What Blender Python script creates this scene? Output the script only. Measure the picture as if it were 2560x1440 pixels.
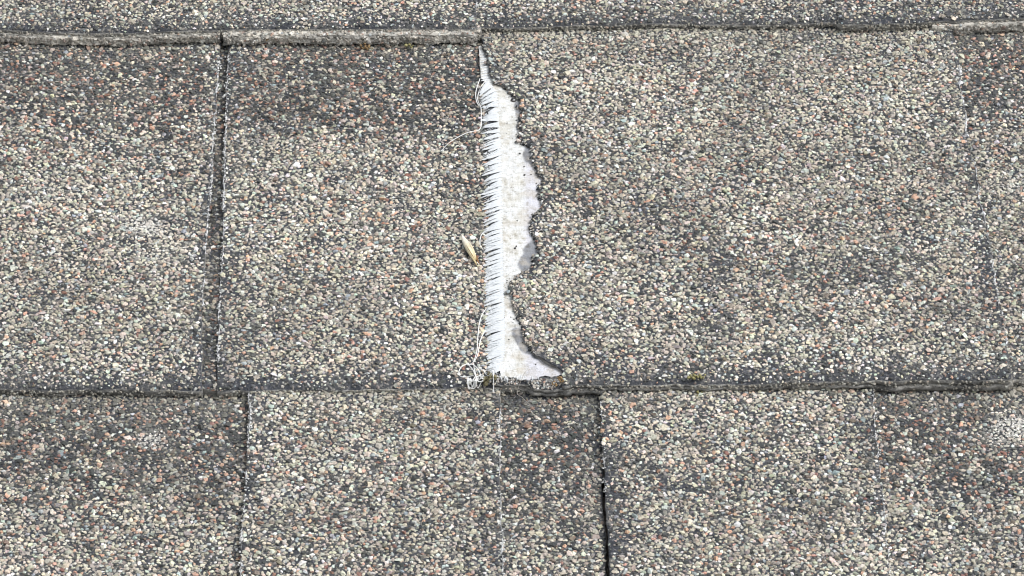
import bpy, bmesh, math, random
import numpy as np
from mathutils import Matrix, Vector

random.seed(7); rng = np.random.default_rng(11)
for o in list(bpy.data.objects): bpy.data.objects.remove(o)
scene = bpy.context.scene
col = scene.collection

# ------------------------------------------------------------------ camera
MM = 0.001
PITCH = math.radians(24)            # pitch of the roof
EL = math.radians(38)               # camera elevation above the roof plane
FPX = 11000.0                       # focal length in pixels of the 2560 px wide photograph
DIST = 1100.0                       # mm
ROT = Matrix.Rotation(PITCH, 4, 'X')
CF = np.array([0, math.cos(EL), -math.sin(EL)])
CU = np.array([0, math.sin(EL), math.cos(EL)])
CP = -CF * DIST
cam_d = bpy.data.cameras.new('camera'); cam = bpy.data.objects.new('camera', cam_d); col.objects.link(cam)
cam_d.sensor_width = 36; cam_d.lens = 36 * FPX / 2560
cam_d.clip_start = 0.05; cam_d.clip_end = 200
M = Matrix(((1, 0, 0, 0), (0, CU[1], -CF[1], CP[1] * MM), (0, CU[2], -CF[2], CP[2] * MM), (0, 0, 0, 1)))
cam.matrix_world = ROT @ M
scene.camera = cam

# ------------------------------------------------------------------ light
w = bpy.data.worlds.new('World'); scene.world = w; w.use_nodes = True
nt = w.node_tree; nt.nodes.clear()
SUN_EL, SUN_AZ = math.radians(52), math.radians(112)     # azimuth measured from +Y towards +X
sky = nt.nodes.new('ShaderNodeTexSky'); sky.sky_type = 'NISHITA'; sky.sun_disc = False
sky.sun_elevation = SUN_EL; sky.sun_rotation = SUN_AZ; sky.air_density = 1.0; sky.dust_density = 3.0
hs = nt.nodes.new('ShaderNodeHueSaturation'); hs.inputs['Saturation'].default_value = 0.22
bg = nt.nodes.new('ShaderNodeBackground'); bg.inputs['Strength'].default_value = 0.14
ow = nt.nodes.new('ShaderNodeOutputWorld')
nt.links.new(sky.outputs[0], hs.inputs['Color']); nt.links.new(hs.outputs[0], bg.inputs[0]); nt.links.new(bg.outputs[0], ow.inputs[0])
sl = bpy.data.lights.new('sun', 'SUN'); sl.energy = 1.2; sl.angle = math.radians(25); sl.color = (1.0, 0.975, 0.945)
sun = bpy.data.objects.new('sun', sl); col.objects.link(sun)
sd = Vector((math.sin(SUN_AZ) * math.cos(SUN_EL), math.cos(SUN_AZ) * math.cos(SUN_EL), math.sin(SUN_EL)))
sun.rotation_euler = sd.to_track_quat('Z', 'Y').to_euler(); sun.location = sd * 5
scene.view_settings.view_transform = 'Standard'; scene.view_settings.look = 'None'
scene.view_settings.exposure = 0.62; scene.view_settings.gamma = 1.0
scene.view_settings.use_curve_mapping = False
scene.render.engine = 'CYCLES'; scene.cycles.filter_width = 1.15

# ------------------------------------------------------------------ helpers: noise and pixel -> roof
_T = rng.random((256, 256))
def vnoise(x, y, s, seed=0):
    "smooth value noise 0..1, feature size s (mm)"
    x = np.asarray(x, float) / s + 13.7 * seed + 500; y = np.asarray(y, float) / s + 7.3 * seed + 500
    xi = np.floor(x).astype(int); yi = np.floor(y).astype(int); fx = x - xi; fy = y - yi
    fx = fx * fx * (3 - 2 * fx); fy = fy * fy * (3 - 2 * fy)
    g = lambda a, b: _T[a % 256, b % 256]
    return (g(xi, yi) * (1 - fx) + g(xi + 1, yi) * fx) * (1 - fy) + (g(xi, yi + 1) * (1 - fx) + g(xi + 1, yi + 1) * fx) * fy
def fnoise(x, y, s, seed=0):
    return (vnoise(x, y, s, seed) + .5 * vnoise(x, y, s / 2.1, seed + 1) + .25 * vnoise(x, y, s / 4.3, seed + 2)) / 1.75
def sstep(a, b, x):
    t = np.clip((np.asarray(x, float) - a) / (b - a), 0, 1); return t * t * (3 - 2 * t)
def P(u, v, z=0.0):
    "point of the roof (mm) seen at pixel u, v on the level z"
    r = CF * FPX + np.array([1, 0, 0]) * (u - 1280) + CU * (720 - v)
    t = (z - CP[2]) / r[2]
    return CP + r * t

# ------------------------------------------------------------------ the three courses
T_LOW, T_TAB = 3.0, 1.6            # thickness of the backing and of the overlaid tabs, mm
def ppoly(pts, z):                  # polyline y(x) from pixels
    q = np.array([P(u, v, z)[:2] for u, v in pts]); return q[:, 0], q[:, 1]
class Course: pass
def course(rim_pts, upper_y, seed):
    c = Course(); c.tabs = []; c.rx, c.ry = rim_pts; c.up = upper_y; c.seed = seed
    def rim(x): return np.interp(x, c.rx, c.ry) + (fnoise(x, x * 0 + seed * 31, 5, seed) - .5) * 0.9 + (vnoise(x, x * 0 + 3, 1.1, seed + 9) - .5) * .45
    def rim2(x):      # a raised tab shows its rim further down the roof than the backing beside it
        t_ = 0 * x
        for a_, b_ in c.tabs: t_ = t_ + sstep(a_ - .6, a_ + .6, x) - sstep(b_ - .6, b_ + .6, x)
        return rim(x) + 1.0 - 2.0 * t_
    c.rim = rim2
    def low(x, y):
        yb = np.interp(x, c.rx, c.ry); yu = c.up(x)
        f = np.clip((y - yb) / (yu - yb), 0, 1.3)
        return T_LOW * (1 - f) + (fnoise(x, y, 22, seed + 4) - .5) * 0.9 + (vnoise(x, y, 6, seed + 5) - .5) * .22
    c.low = low
    return c
E = 143.0
top_rim = ppoly([(-1000, 62), (0, 68), (55, 71), (164, 77), (328, 77), (492, 71), (601, 68), (687, 66), (781, 67), (880, 67), (1000, 67), (1125, 65), (1219, 69), (1300, 69),
                 (1487, 65), (1675, 61), (1925, 62), (2060, 57), (2233, 54), (2372, 46), (2546, 40), (3600, 30)], T_LOW + .8)
mid_rim = ppoly([(-1000, 962), (0, 967), (194, 967), (389, 970), (603, 972), (800, 970), (1000, 966), (1113, 962), (1278, 961), (1400, 957), (1450, 954), (1596, 954), (1772, 954),
                 (1948, 950), (2182, 947), (2306, 941), (2429, 943), (2560, 940), (3600, 930)], T_LOW + .8)
bot_rim = (mid_rim[0], mid_rim[1] - E)
top_c = course(top_rim, lambda x: np.interp(x, *top_rim) + E, 1)
mid_c = course(mid_rim, lambda x: np.interp(x, *top_rim), 2)
bot_c = course(bot_rim, lambda x: np.interp(x, *mid_rim), 3)

def edge(c, pts, raised=True, wob=.25, seed=0):
    "side edge x(y) traced in pixels at the height of the surface"
    ys, xs = [], []
    for u, v in pts:
        z = T_LOW / 2
        for _ in range(3):
            p = P(u, v, z); z = float(c.low(np.array([p[0]]), np.array([p[1]]))[0]) + (T_TAB if raised else 0)
        ys.append(p[1]); xs.append(p[0])
    ys = np.array(ys); xs = np.array(xs); k = np.argsort(ys); ys, xs = ys[k], xs[k]
    sl0 = (xs[1] - xs[0]) / (ys[1] - ys[0]) * .3; sl1 = (xs[-1] - xs[-2]) / (ys[-1] - ys[-2]) * .3
    ys = np.concatenate([[ys[0] - 200], ys, [ys[-1] + 200]]); xs = np.concatenate([[xs[0] - 200 * sl0 * 0], xs, [xs[-1] + 0 * sl1]])
    return lambda y: np.interp(y, ys, xs) + (vnoise(y, y * 0 + seed, 3.1, seed) - .5) * 2 * wob + (vnoise(y, y * 0, .9, seed + 5) - .5) * wob
XMIN, XMAX = -205.0, 215.0
const = lambda v: (lambda y: np.asarray(y, float) * 0 + v)

# ------------------------------------------------------------------ materials
def mat(name):
    m = bpy.data.materials.new(name); m.use_nodes = True; n = m.node_tree.nodes
    return m, m.node_tree, n['Principled BSDF']
def N(t, kind, **kw):
    n = t.nodes.new(kind)
    for k, v in kw.items():
        if k in n.inputs: n.inputs[k].default_value = v
        else: setattr(n, k, v)
    return n
def ramp(t, fac, stops):
    r = t.nodes.new('ShaderNodeValToRGB'); e = r.color_ramp.elements
    while len(e) < len(stops): e.new(.5)
    for i, (p, c) in enumerate(stops): e[i].position = p; e[i].color = (*c, 1)
    t.links.new(fac, r.inputs[0]); return r
def mixc(t, fac, a, b, blend='MIX'):
    m = t.nodes.new('ShaderNodeMix'); m.data_type = 'RGBA'; m.blend_type = blend
    for s, v in ((m.inputs[0], fac), (m.inputs[6], a), (m.inputs[7], b)):
        if hasattr(v, 'links'): t.links.new(v, s)
        else: s.default_value = v if isinstance(v, float) else (*v, 1)
    return m.outputs[2]
def bump(t, bsdf, h, strength, dist):
    b = t.nodes.new('ShaderNodeBump'); b.inputs['Strength'].default_value = strength; b.inputs['Distance'].default_value = dist
    t.links.new(h, b.inputs['Height']); t.links.new(b.outputs[0], bsdf.inputs['Normal'])
# granules: each has its own colour
m_gran, t, b = mat('granule_stone')
at = N(t, 'ShaderNodeAttribute', attribute_name='col'); tc = N(t, 'ShaderNodeTexCoord')
n1 = N(t, 'ShaderNodeTexNoise', Scale=2200.0, Detail=3.0); t.links.new(tc.outputs['Object'], n1.inputs['Vector'])
r1 = ramp(t, n1.outputs[0], [(.3, (.62, .62, .62)), (.5, (1, 1, 1)), (.72, (1.28, 1.26, 1.22))])
t.links.new(mixc(t, 1.0, at.outputs['Color'], r1.outputs[0], 'MULTIPLY'), b.inputs['Base Color'])
b.inputs['Roughness'].default_value = .72; b.inputs['Specular IOR Level'].default_value = .35
bump(t, b, n1.outputs[0], .5, .0002)
# asphalt that holds them
m_asph, t, b = mat('asphalt')
tc = N(t, 'ShaderNodeTexCoord')
n1 = N(t, 'ShaderNodeTexNoise', Scale=900.0, Detail=5.0, Roughness=.7); n2 = N(t, 'ShaderNodeTexNoise', Scale=120.0, Detail=4.0)
for n in (n1, n2): t.links.new(tc.outputs['Object'], n.inputs['Vector'])
r1 = ramp(t, n1.outputs[0], [(.33, (.024, .028, .036)), (.53, (.052, .058, .068)), (.66, (.22, .22, .215))])
r2 = ramp(t, n2.outputs[0], [(.4, (.8, .8, .85)), (.65, (1.5, 1.4, 1.25))])
t.links.new(mixc(t, 1.0, r1.outputs[0], r2.outputs[0], 'MULTIPLY'), b.inputs['Base Color'])
b.inputs['Roughness'].default_value = .85; bump(t, b, n1.outputs[0], 1.0, .0005)
# weathered crumbly front edge of a shingle, dusty grey
m_edge, t, b = mat('dusty_cut_edge')
tc = N(t, 'ShaderNodeTexCoord'); mp = N(t, 'ShaderNodeMapping'); mp.inputs['Scale'].default_value = (1, 1, 2.2); t.links.new(tc.outputs['Object'], mp.inputs[0])
n1 = N(t, 'ShaderNodeTexNoise', Scale=700.0, Detail=6.0, Roughness=.72); n2 = N(t, 'ShaderNodeTexNoise', Scale=75.0, Detail=5.0, Roughness=.6)
for n in (n1, n2): t.links.new(mp.outputs[0], n.inputs['Vector'])
r1 = ramp(t, n1.outputs[0], [(.30, (.10, .095, .085)), (.43, (.38, .365, .335)), (.62, (.68, .66, .60))])
r2 = ramp(t, n2.outputs[0], [(.37, (.42, .43, .44)), (.52, (1, 1, 1)), (.68, (1.35, 1.33, 1.28))])
t.links.new(mixc(t, 1.0, r1.outputs[0], r2.outputs[0], 'MULTIPLY'), b.inputs['Base Color'])
b.inputs['Roughness'].default_value = .95; bump(t, b, n1.outputs[0], 1.0, .0006)
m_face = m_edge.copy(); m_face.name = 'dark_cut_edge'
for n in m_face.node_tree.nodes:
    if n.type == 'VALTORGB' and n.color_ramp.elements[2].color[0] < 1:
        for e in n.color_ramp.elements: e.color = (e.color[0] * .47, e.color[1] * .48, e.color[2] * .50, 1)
# chalky dust
m_chalk, t, b = mat('chalk_dust')
tc = N(t, 'ShaderNodeTexCoord'); n1 = N(t, 'ShaderNodeTexNoise', Scale=1500.0, Detail=4.0); t.links.new(tc.outputs['Object'], n1.inputs['Vector'])
r1 = ramp(t, n1.outputs[0], [(.33, (.32, .33, .35)), (.5, (.62, .63, .65)), (.7, (.80, .81, .83))]); t.links.new(r1.outputs[0], b.inputs['Base Color'])
b.inputs['Roughness'].default_value = 1
# fibreglass mat with yellowing and the torn edge's shadow painted per point
m_mat, t, b = mat('fibreglass')
tc = N(t, 'ShaderNodeTexCoord'); at = N(t, 'ShaderNodeAttribute', attribute_name='col')
def waves(scale, direction):
    wv = N(t, 'ShaderNodeTexWave', Scale=scale, Distortion=9.0, Detail=4.0); wv.inputs['Detail Scale'].default_value = 2.0; wv.bands_direction = direction
    t.links.new(tc.outputs['Object'], wv.inputs['Vector']); return wv
wx, wy = waves(420.0, 'X'), waves(300.0, 'Y')
n1 = N(t, 'ShaderNodeTexNoise', Scale=900.0, Detail=6.0, Roughness=.7); n2 = N(t, 'ShaderNodeTexNoise', Scale=220.0, Detail=4.0, Roughness=.7)
for n in (n1, n2): t.links.new(tc.outputs['Object'], n.inputs['Vector'])
wv = mixc(t, .5, wx.outputs[0], wy.outputs[0]); r0 = ramp(t, wv, [(.2, (.93, .935, .95)), (.8, (1.03, 1.03, 1.03))])
r1 = ramp(t, n1.outputs[0], [(.32, (.62, .59, .53)), (.5, (1, 1, 1))]); r2 = ramp(t, n2.outputs[0], [(.36, (.80, .76, .68)), (.56, (1, 1, 1))])
c = mixc(t, 1.0, at.outputs['Color'], r0.outputs[0], 'MULTIPLY'); c = mixc(t, 1.0, c, r1.outputs[0], 'MULTIPLY'); c = mixc(t, .8, c, r2.outputs[0], 'MULTIPLY')
t.links.new(c, b.inputs['Base Color']); b.inputs['Roughness'].default_value = .8
hh = mixc(t, .4, n1.outputs[0], wv); bump(t, b, hh, .35, .0003)
m_fib, t, b = mat('glass_fibre'); b.inputs['Roughness'].default_value = .55
tc = N(t, 'ShaderNodeTexCoord'); wv = N(t, 'ShaderNodeTexWave', Scale=900.0, Distortion=3.0, Detail=2.0); wv.bands_direction = 'Y'; t.links.new(tc.outputs['Object'], wv.inputs['Vector'])
r1 = ramp(t, wv.outputs[0], [(.1, (.52, .56, .59)), (.4, (.65, .685, .71)), (.9, (.73, .75, .765))]); t.links.new(r1.outputs[0], b.inputs['Base Color']); bump(t, b, wv.outputs[0], .5, .0001)
m_thread, t, b = mat('glass_thread'); b.inputs['Base Color'].default_value = (.80, .81, .80, 1); b.inputs['Roughness'].default_value = .5
m_hair, t, b = mat('web_fibre'); b.inputs['Base Color'].default_value = (.46, .43, .39, 1); b.inputs['Roughness'].default_value = .7
def simple(name, stops, scale, rough=.9, bstr=.8, bd=.0003):
    m, t, b = mat(name); tc = N(t, 'ShaderNodeTexCoord'); n1 = N(t, 'ShaderNodeTexNoise', Scale=scale, Detail=5.0, Roughness=.65); t.links.new(tc.outputs['Object'], n1.inputs['Vector'])
    r = ramp(t, n1.outputs[0], stops); t.links.new(r.outputs[0], b.inputs['Base Color']); b.inputs['Roughness'].default_value = rough; bump(t, b, n1.outputs[0], bstr, bd); return m
m_orange = simple('orange_lichen_skin', [(.3, (.12, .085, .05)), (.5, (.28, .18, .08)), (.7, (.36, .28, .17))], 900)
m_yellow = simple('yellow_lichen_skin', [(.3, (.11, .10, .05)), (.5, (.26, .24, .10)), (.7, (.40, .375, .20))], 900)
m_moss = simple('moss_skin', [(.3, (.07, .07, .04)), (.5, (.19, .17, .09)), (.7, (.33, .30, .18))], 1200)
m_crumb = simple('asphalt_crumb', [(.3, (.02, .02, .022)), (.7, (.07, .065, .06))], 900)
m_white = simple('pale_crust_skin', [(.3, (.30, .29, .27)), (.5, (.52, .50, .47)), (.7, (.70, .69, .65))], 900)
m_brown = simple('husk_brown', [(.3, (.10, .045, .02)), (.6, (.24, .13, .05))], 700)
m_husk, t, b = mat('husk_cream')
tc = N(t, 'ShaderNodeTexCoord'); at = N(t, 'ShaderNodeAttribute', attribute_name='col'); n1 = N(t, 'ShaderNodeTexNoise', Scale=500.0, Detail=4.0); t.links.new(tc.outputs['Object'], n1.inputs['Vector'])
r1 = ramp(t, n1.outputs[0], [(.3, (.7, .66, .6)), (.6, (1.05, 1.05, 1.05))]); t.links.new(mixc(t, 1.0, at.outputs['Color'], r1.outputs[0], 'MULTIPLY'), b.inputs['Base Color']); b.inputs['Roughness'].default_value = .5
# the roof beyond: the same granules as cells of colour
m_far, t, b = mat('granules_beyond'); tc = N(t, 'ShaderNodeTexCoord')
vo = N(t, 'ShaderNodeTexVoronoi', Scale=750.0); t.links.new(tc.outputs['Object'], vo.inputs['Vector'])
sp = N(t, 'ShaderNodeSeparateColor'); t.links.new(vo.outputs['Color'], sp.inputs[0])
r1 = ramp(t, sp.outputs[0], [(0, (.03, .03, .035)), (.2, (.12, .10, .09)), (.4, (.26, .23, .2)), (.8, (.40, .36, .31)), (1, (.6, .58, .54))]); t.links.new(r1.outputs[0], b.inputs['Base Color']); b.inputs['Roughness'].default_value = .9
bump(t, b, vo.outputs['Distance'], .6, .0006)

# ------------------------------------------------------------------ object helpers
def link(name, me, parent=None, m=None):
    o = bpy.data.objects.new(name, me); col.objects.link(o)
    if parent is not None: o.parent = parent
    if m is not None: me.materials.append(m)
    return o
def mesh_np(name, V, F, colr=None, smooth=False):
    "V in mm, F an (n,3) or (n,4) int array or a list of arrays"
    me = bpy.data.meshes.new(name); V = np.asarray(V, np.float32) * MM
    if not isinstance(F, list): F = [F]
    F = [f for f in F if len(f)]
    me.vertices.add(len(V)); me.vertices.foreach_set('co', V.ravel())
    idx = np.concatenate([f.ravel() for f in F]); tot = np.concatenate([np.full(len(f), f.shape[1]) for f in F])
    me.loops.add(len(idx)); me.loops.foreach_set('vertex_index', idx.astype(np.int32))
    me.polygons.add(len(tot)); st = np.concatenate([[0], np.cumsum(tot)[:-1]])
    me.polygons.foreach_set('loop_start', st.astype(np.int32)); me.polygons.foreach_set('loop_total', tot.astype(np.int32))
    me.polygons.foreach_set('use_smooth', np.full(len(tot), smooth))
    if colr is not None:
        a = me.attributes.new('col', 'FLOAT_COLOR', 'POINT'); c4 = np.ones((len(V), 4), np.float32); c4[:, :3] = colr; a.data.foreach_set('color', c4.ravel())
    me.update(); me.validate(); return me
def top_level(o, label=None, cat=None, group=None, kind=None):
    o.rotation_euler = (PITCH, 0, 0)
    for k, v in (('label', label), ('category', cat), ('group', group), ('kind', kind)):
        if v: o[k] = v
    return o
def rz(v): return ROT.to_3x3() @ Vector([c * MM for c in v])

# ------------------------------------------------------------------ slabs with a modelled front and side edge
def slab(name, xl, xr, yb, yt, zf, dx=1.0, dy=1.2, front=None, side=None, seed=0, mats=(m_asph, m_face), parent=None, colf=None, smooth=True, under=None, rough=1.):
    """front/side: list of (outward offset, depth) rows hung from the rim"""
    ymid = float(np.mean(yb(np.linspace(float(xl(yt - 5)), float(xr(yt - 5)), 9))))
    nt_ = max(4, int((yt - ymid) / dy)); ns = max(4, int(float(np.max(xr(np.linspace(ymid, yt, 20)) - xl(np.linspace(ymid, yt, 20)))) / dx))
    tt = np.linspace(0, 1, nt_ + 1)[:, None]; ss = np.linspace(0, 1, ns + 1)[None, :]
    y0 = ymid + (yt - ymid) * tt + 0 * ss
    x = xl(y0) * (1 - ss) + xr(y0) * ss
    yb_ = yb(x); y = yb_ * (1 - tt) + yt * tt
    z = zf(x, y)
    V = [np.stack([x, y, z], -1).reshape(-1, 3)]
    W = ns + 1; i = np.arange(nt_)[:, None] * W + np.arange(ns)[None, :]; i = i.ravel()
    top = np.stack([i, i + 1, i + 1 + W, i + W], 1)
    # perimeter from the top left, down the left side, along the front, up the right side
    loop = np.concatenate([np.arange(nt_, 0, -1) * W, np.arange(0, ns + 1), np.arange(1, nt_ + 1) * W + ns])
    PV = V[0][loop]; n = len(loop)
    d = np.gradient(PV[:, :2], axis=0); nn = np.stack([d[:, 1], -d[:, 0]], 1); nn /= np.maximum(np.linalg.norm(nn, axis=1, keepdims=True), 1e-9)
    k0, k1 = nt_, nt_ + ns + 1; isf = np.zeros(n); isf[k0:k1] = 1
    isf = np.convolve(isf, np.ones(3) / 3, 'same')
    front = front or [(.15, .3), (0, T_LOW)]; side = side or [(.05, .3), (0, T_LOW)]
    R = max(len(front), len(side)); front = front + [front[-1]] * (R - len(front)); side = side + [side[-1]] * (R - len(side))
    faces = [top]; sk = []; base = loop.copy(); cnt = len(V[0])
    for k in range(R):
        o_ = front[k][0] * isf + side[k][0] * (1 - isf); dz = front[k][1] * isf + side[k][1] * (1 - isf)
        a = PV[:, 0]; jit = (vnoise(a, PV[:, 1] + k * 9.1, .9, seed + k) - .5) * .5 + (vnoise(a, PV[:, 1] + k * 3, 3.3, seed + k + 3) - .5) * .6
        jz = (vnoise(a, PV[:, 1] + k * 5, 1.6, seed + k + 7) - .5) * .35 * (k < R - 1)
        if under is not None:      # front rows given as shares of the height above the course below
            hloc = np.maximum(PV[:, 2] - under(PV[:, 0], PV[:, 1]), .8); dz = front[k][1] * hloc * isf + side[k][1] * (1 - isf)
        jit = jit * rough; jz = jz * rough
        Q = PV.copy(); Q[:, :2] += nn * (o_ + jit * (1 if k else .4))[:, None]; Q[:, 2] -= dz + jz
        ring = cnt + np.arange(n); V.append(Q); cnt += n
        sk.append(np.stack([base[:-1], ring[:-1], ring[1:], base[1:]], 1)); base = ring
    V = np.concatenate(V); F = np.concatenate(faces + sk)
    c = colf(V) if colf else None
    me = mesh_np(name, V, F, c, smooth)
    me.materials.append(mats[0]); me.materials.append(mats[1])
    mi = np.zeros(len(F), np.int32); mi[len(top):] = 1; me.polygons.foreach_set('material_index', mi)
    return link(name, me, parent)

# ------------------------------------------------------------------ granules
def templates(k, npts):
    out = []
    for _ in range(k):
        bm = bmesh.new()
        p = rng.normal(size=(npts, 3)); p /= np.linalg.norm(p, axis=1, keepdims=True)
        for _ in range(30):                      # spread the points
            d = p[:, None] - p[None]; r = np.linalg.norm(d, axis=-1) + np.eye(npts) * 9
            p = p + .06 * (d / r[..., None] ** 3).sum(1); p /= np.linalg.norm(p, axis=1, keepdims=True)
        p *= rng.uniform(.62, 1.15, (npts, 1))
        vs = [bm.verts.new(q) for q in p]; bmesh.ops.convex_hull(bm, input=vs)
        for v_ in [v_ for v_ in bm.verts if not v_.link_faces]: bm.verts.remove(v_)
        bm.verts.index_update(); bmesh.ops.recalc_face_normals(bm, faces=bm.faces)
        out.append((np.array([v_.co[:] for v_ in bm.verts]), np.array([[v_.index for v_ in f.verts] for f in bm.faces]))); bm.free()
    return out
TPL = templates(16, 9) + templates(12, 7); TPL_S = templates(12, 6)

PAL = np.array([(.430, .390, .340), (.335, .310, .275), (.600, .545, .470), (.74, .735, .72), (.47, .50, .475), (.215, .208, .200),
                (.032, .037, .042), (.225, .115, .092), (.53, .325, .245), (.150, .118, .100), (.60, .55, .45), (.30, .34, .37)])
W_LIGHT = np.array([30, 18, 20, 5.5, 9.5, 8, 8.5, 1.8, 4.2, 5, 3.0, 3.0])
W_BAND = np.array([11, 8, 6, 1.6, 2.8, 9, 42, 9, 4.5, 12, .8, 3])
W_WORN = np.array([9, 7, 7, 9, 7, 10, 46, 1, 1, 4, 0, 6])
W_LIGHT, W_BAND, W_WORN = (a / a.sum() for a in (W_LIGHT, W_BAND, W_WORN))
WHITE = [(372, 572, 3.6, .85), (400, 640, 7, .28), (330, 560, 5, .3), (110, 480, 9, .16), (2545, 470, 7, .3), (378, 1092, 3.2, .75), (2540, 1060, 5, .8), (2500, 1085, 4, .5), (1010, 480, 4, .2), (700, 1240, 5, .3), (1755, 860, 5, .12), (300, 1165, 3, .25)]
WHITE = [(*P(u, v, 1.5)[:2], r, a) for u, v, r, a in WHITE]

DARK = [(1285, 988, 3.6, 1.), (1310, 985, 2.6, .8), (1300, 1010, 3.0, .7), (1480, 985, 2.5, .8), (1240, 1060, 2, .4), (1262, 1005, 2.5, .7), (1150, 500, 4.5, .35), (1190, 560, 3.5, .4), (210, 590, 3, .3), (248, 460, 1.5, .7), (2290, 560, 5, .25)]  # dark granule clusters; those below the middle rim paint in the hollow's shade
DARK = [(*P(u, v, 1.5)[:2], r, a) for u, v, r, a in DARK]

def build_granules(name, pos, nrm, size, colr, parent, flat=1.0, tpl=TPL, m=m_gran):
    """pos (n,3) mm, nrm (n,3), size (n,), colr (n,3)"""
    n = len(pos); k = rng.integers(0, len(tpl), n)
    Vs, Fs, Cs, off = [], [], [], 0
    for i, (tv, tf) in enumerate(tpl):
        s = np.where(k == i)[0]
        if not len(s): continue
        q = len(s); asp = rng.uniform(.60, 1.0, q); hz = rng.uniform(.34, .60, q) * flat
        S = np.stack([size[s] * .5 / np.sqrt(asp), size[s] * .5 * np.sqrt(asp), size[s] * .5 * hz], 1)
        a = rng.uniform(0, 2 * np.pi, q); ca, sa = np.cos(a), np.sin(a)
        v = tv[None] * S[:, None]
        x = v[..., 0] * ca[:, None] - v[..., 1] * sa[:, None]; y = v[..., 0] * sa[:, None] + v[..., 1] * ca[:, None]; z = v[..., 2]
        nz = nrm[s] + rng.normal(0, .19, (q, 3)); nz /= np.linalg.norm(nz, axis=1, keepdims=True)
        ref = np.where(np.abs(nz[:, :1]) < .8, np.array([[1., 0, 0]]), np.array([[0, 1., 0]]))
        tx = ref - nz * (ref * nz).sum(1, keepdims=True); tx /= np.linalg.norm(tx, axis=1, keepdims=True); ty = np.cross(nz, tx)
        w_ = x[..., None] * tx[:, None] + y[..., None] * ty[:, None] + z[..., None] * nz[:, None] + pos[s][:, None]
        m_ = len(tv); Vs.append(w_.reshape(-1, 3)); Cs.append(np.repeat(colr[s], m_, 0))
        Fs.append((tf[None] + (np.arange(q) * m_ + off)[:, None, None]).reshape(-1, 3)); off += q * m_
    me = mesh_np(name, np.concatenate(Vs), np.concatenate(Fs), np.concatenate(Cs), False)
    o = link(name, me, parent, m); o['kind'] = 'stuff'; return o

def pick(wts):
    c = np.cumsum(wts, 1); r = rng.random((len(wts), 1)) * c[:, -1:]
    return PAL[(r > c).sum(1).clip(0, len(PAL) - 1)]

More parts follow.
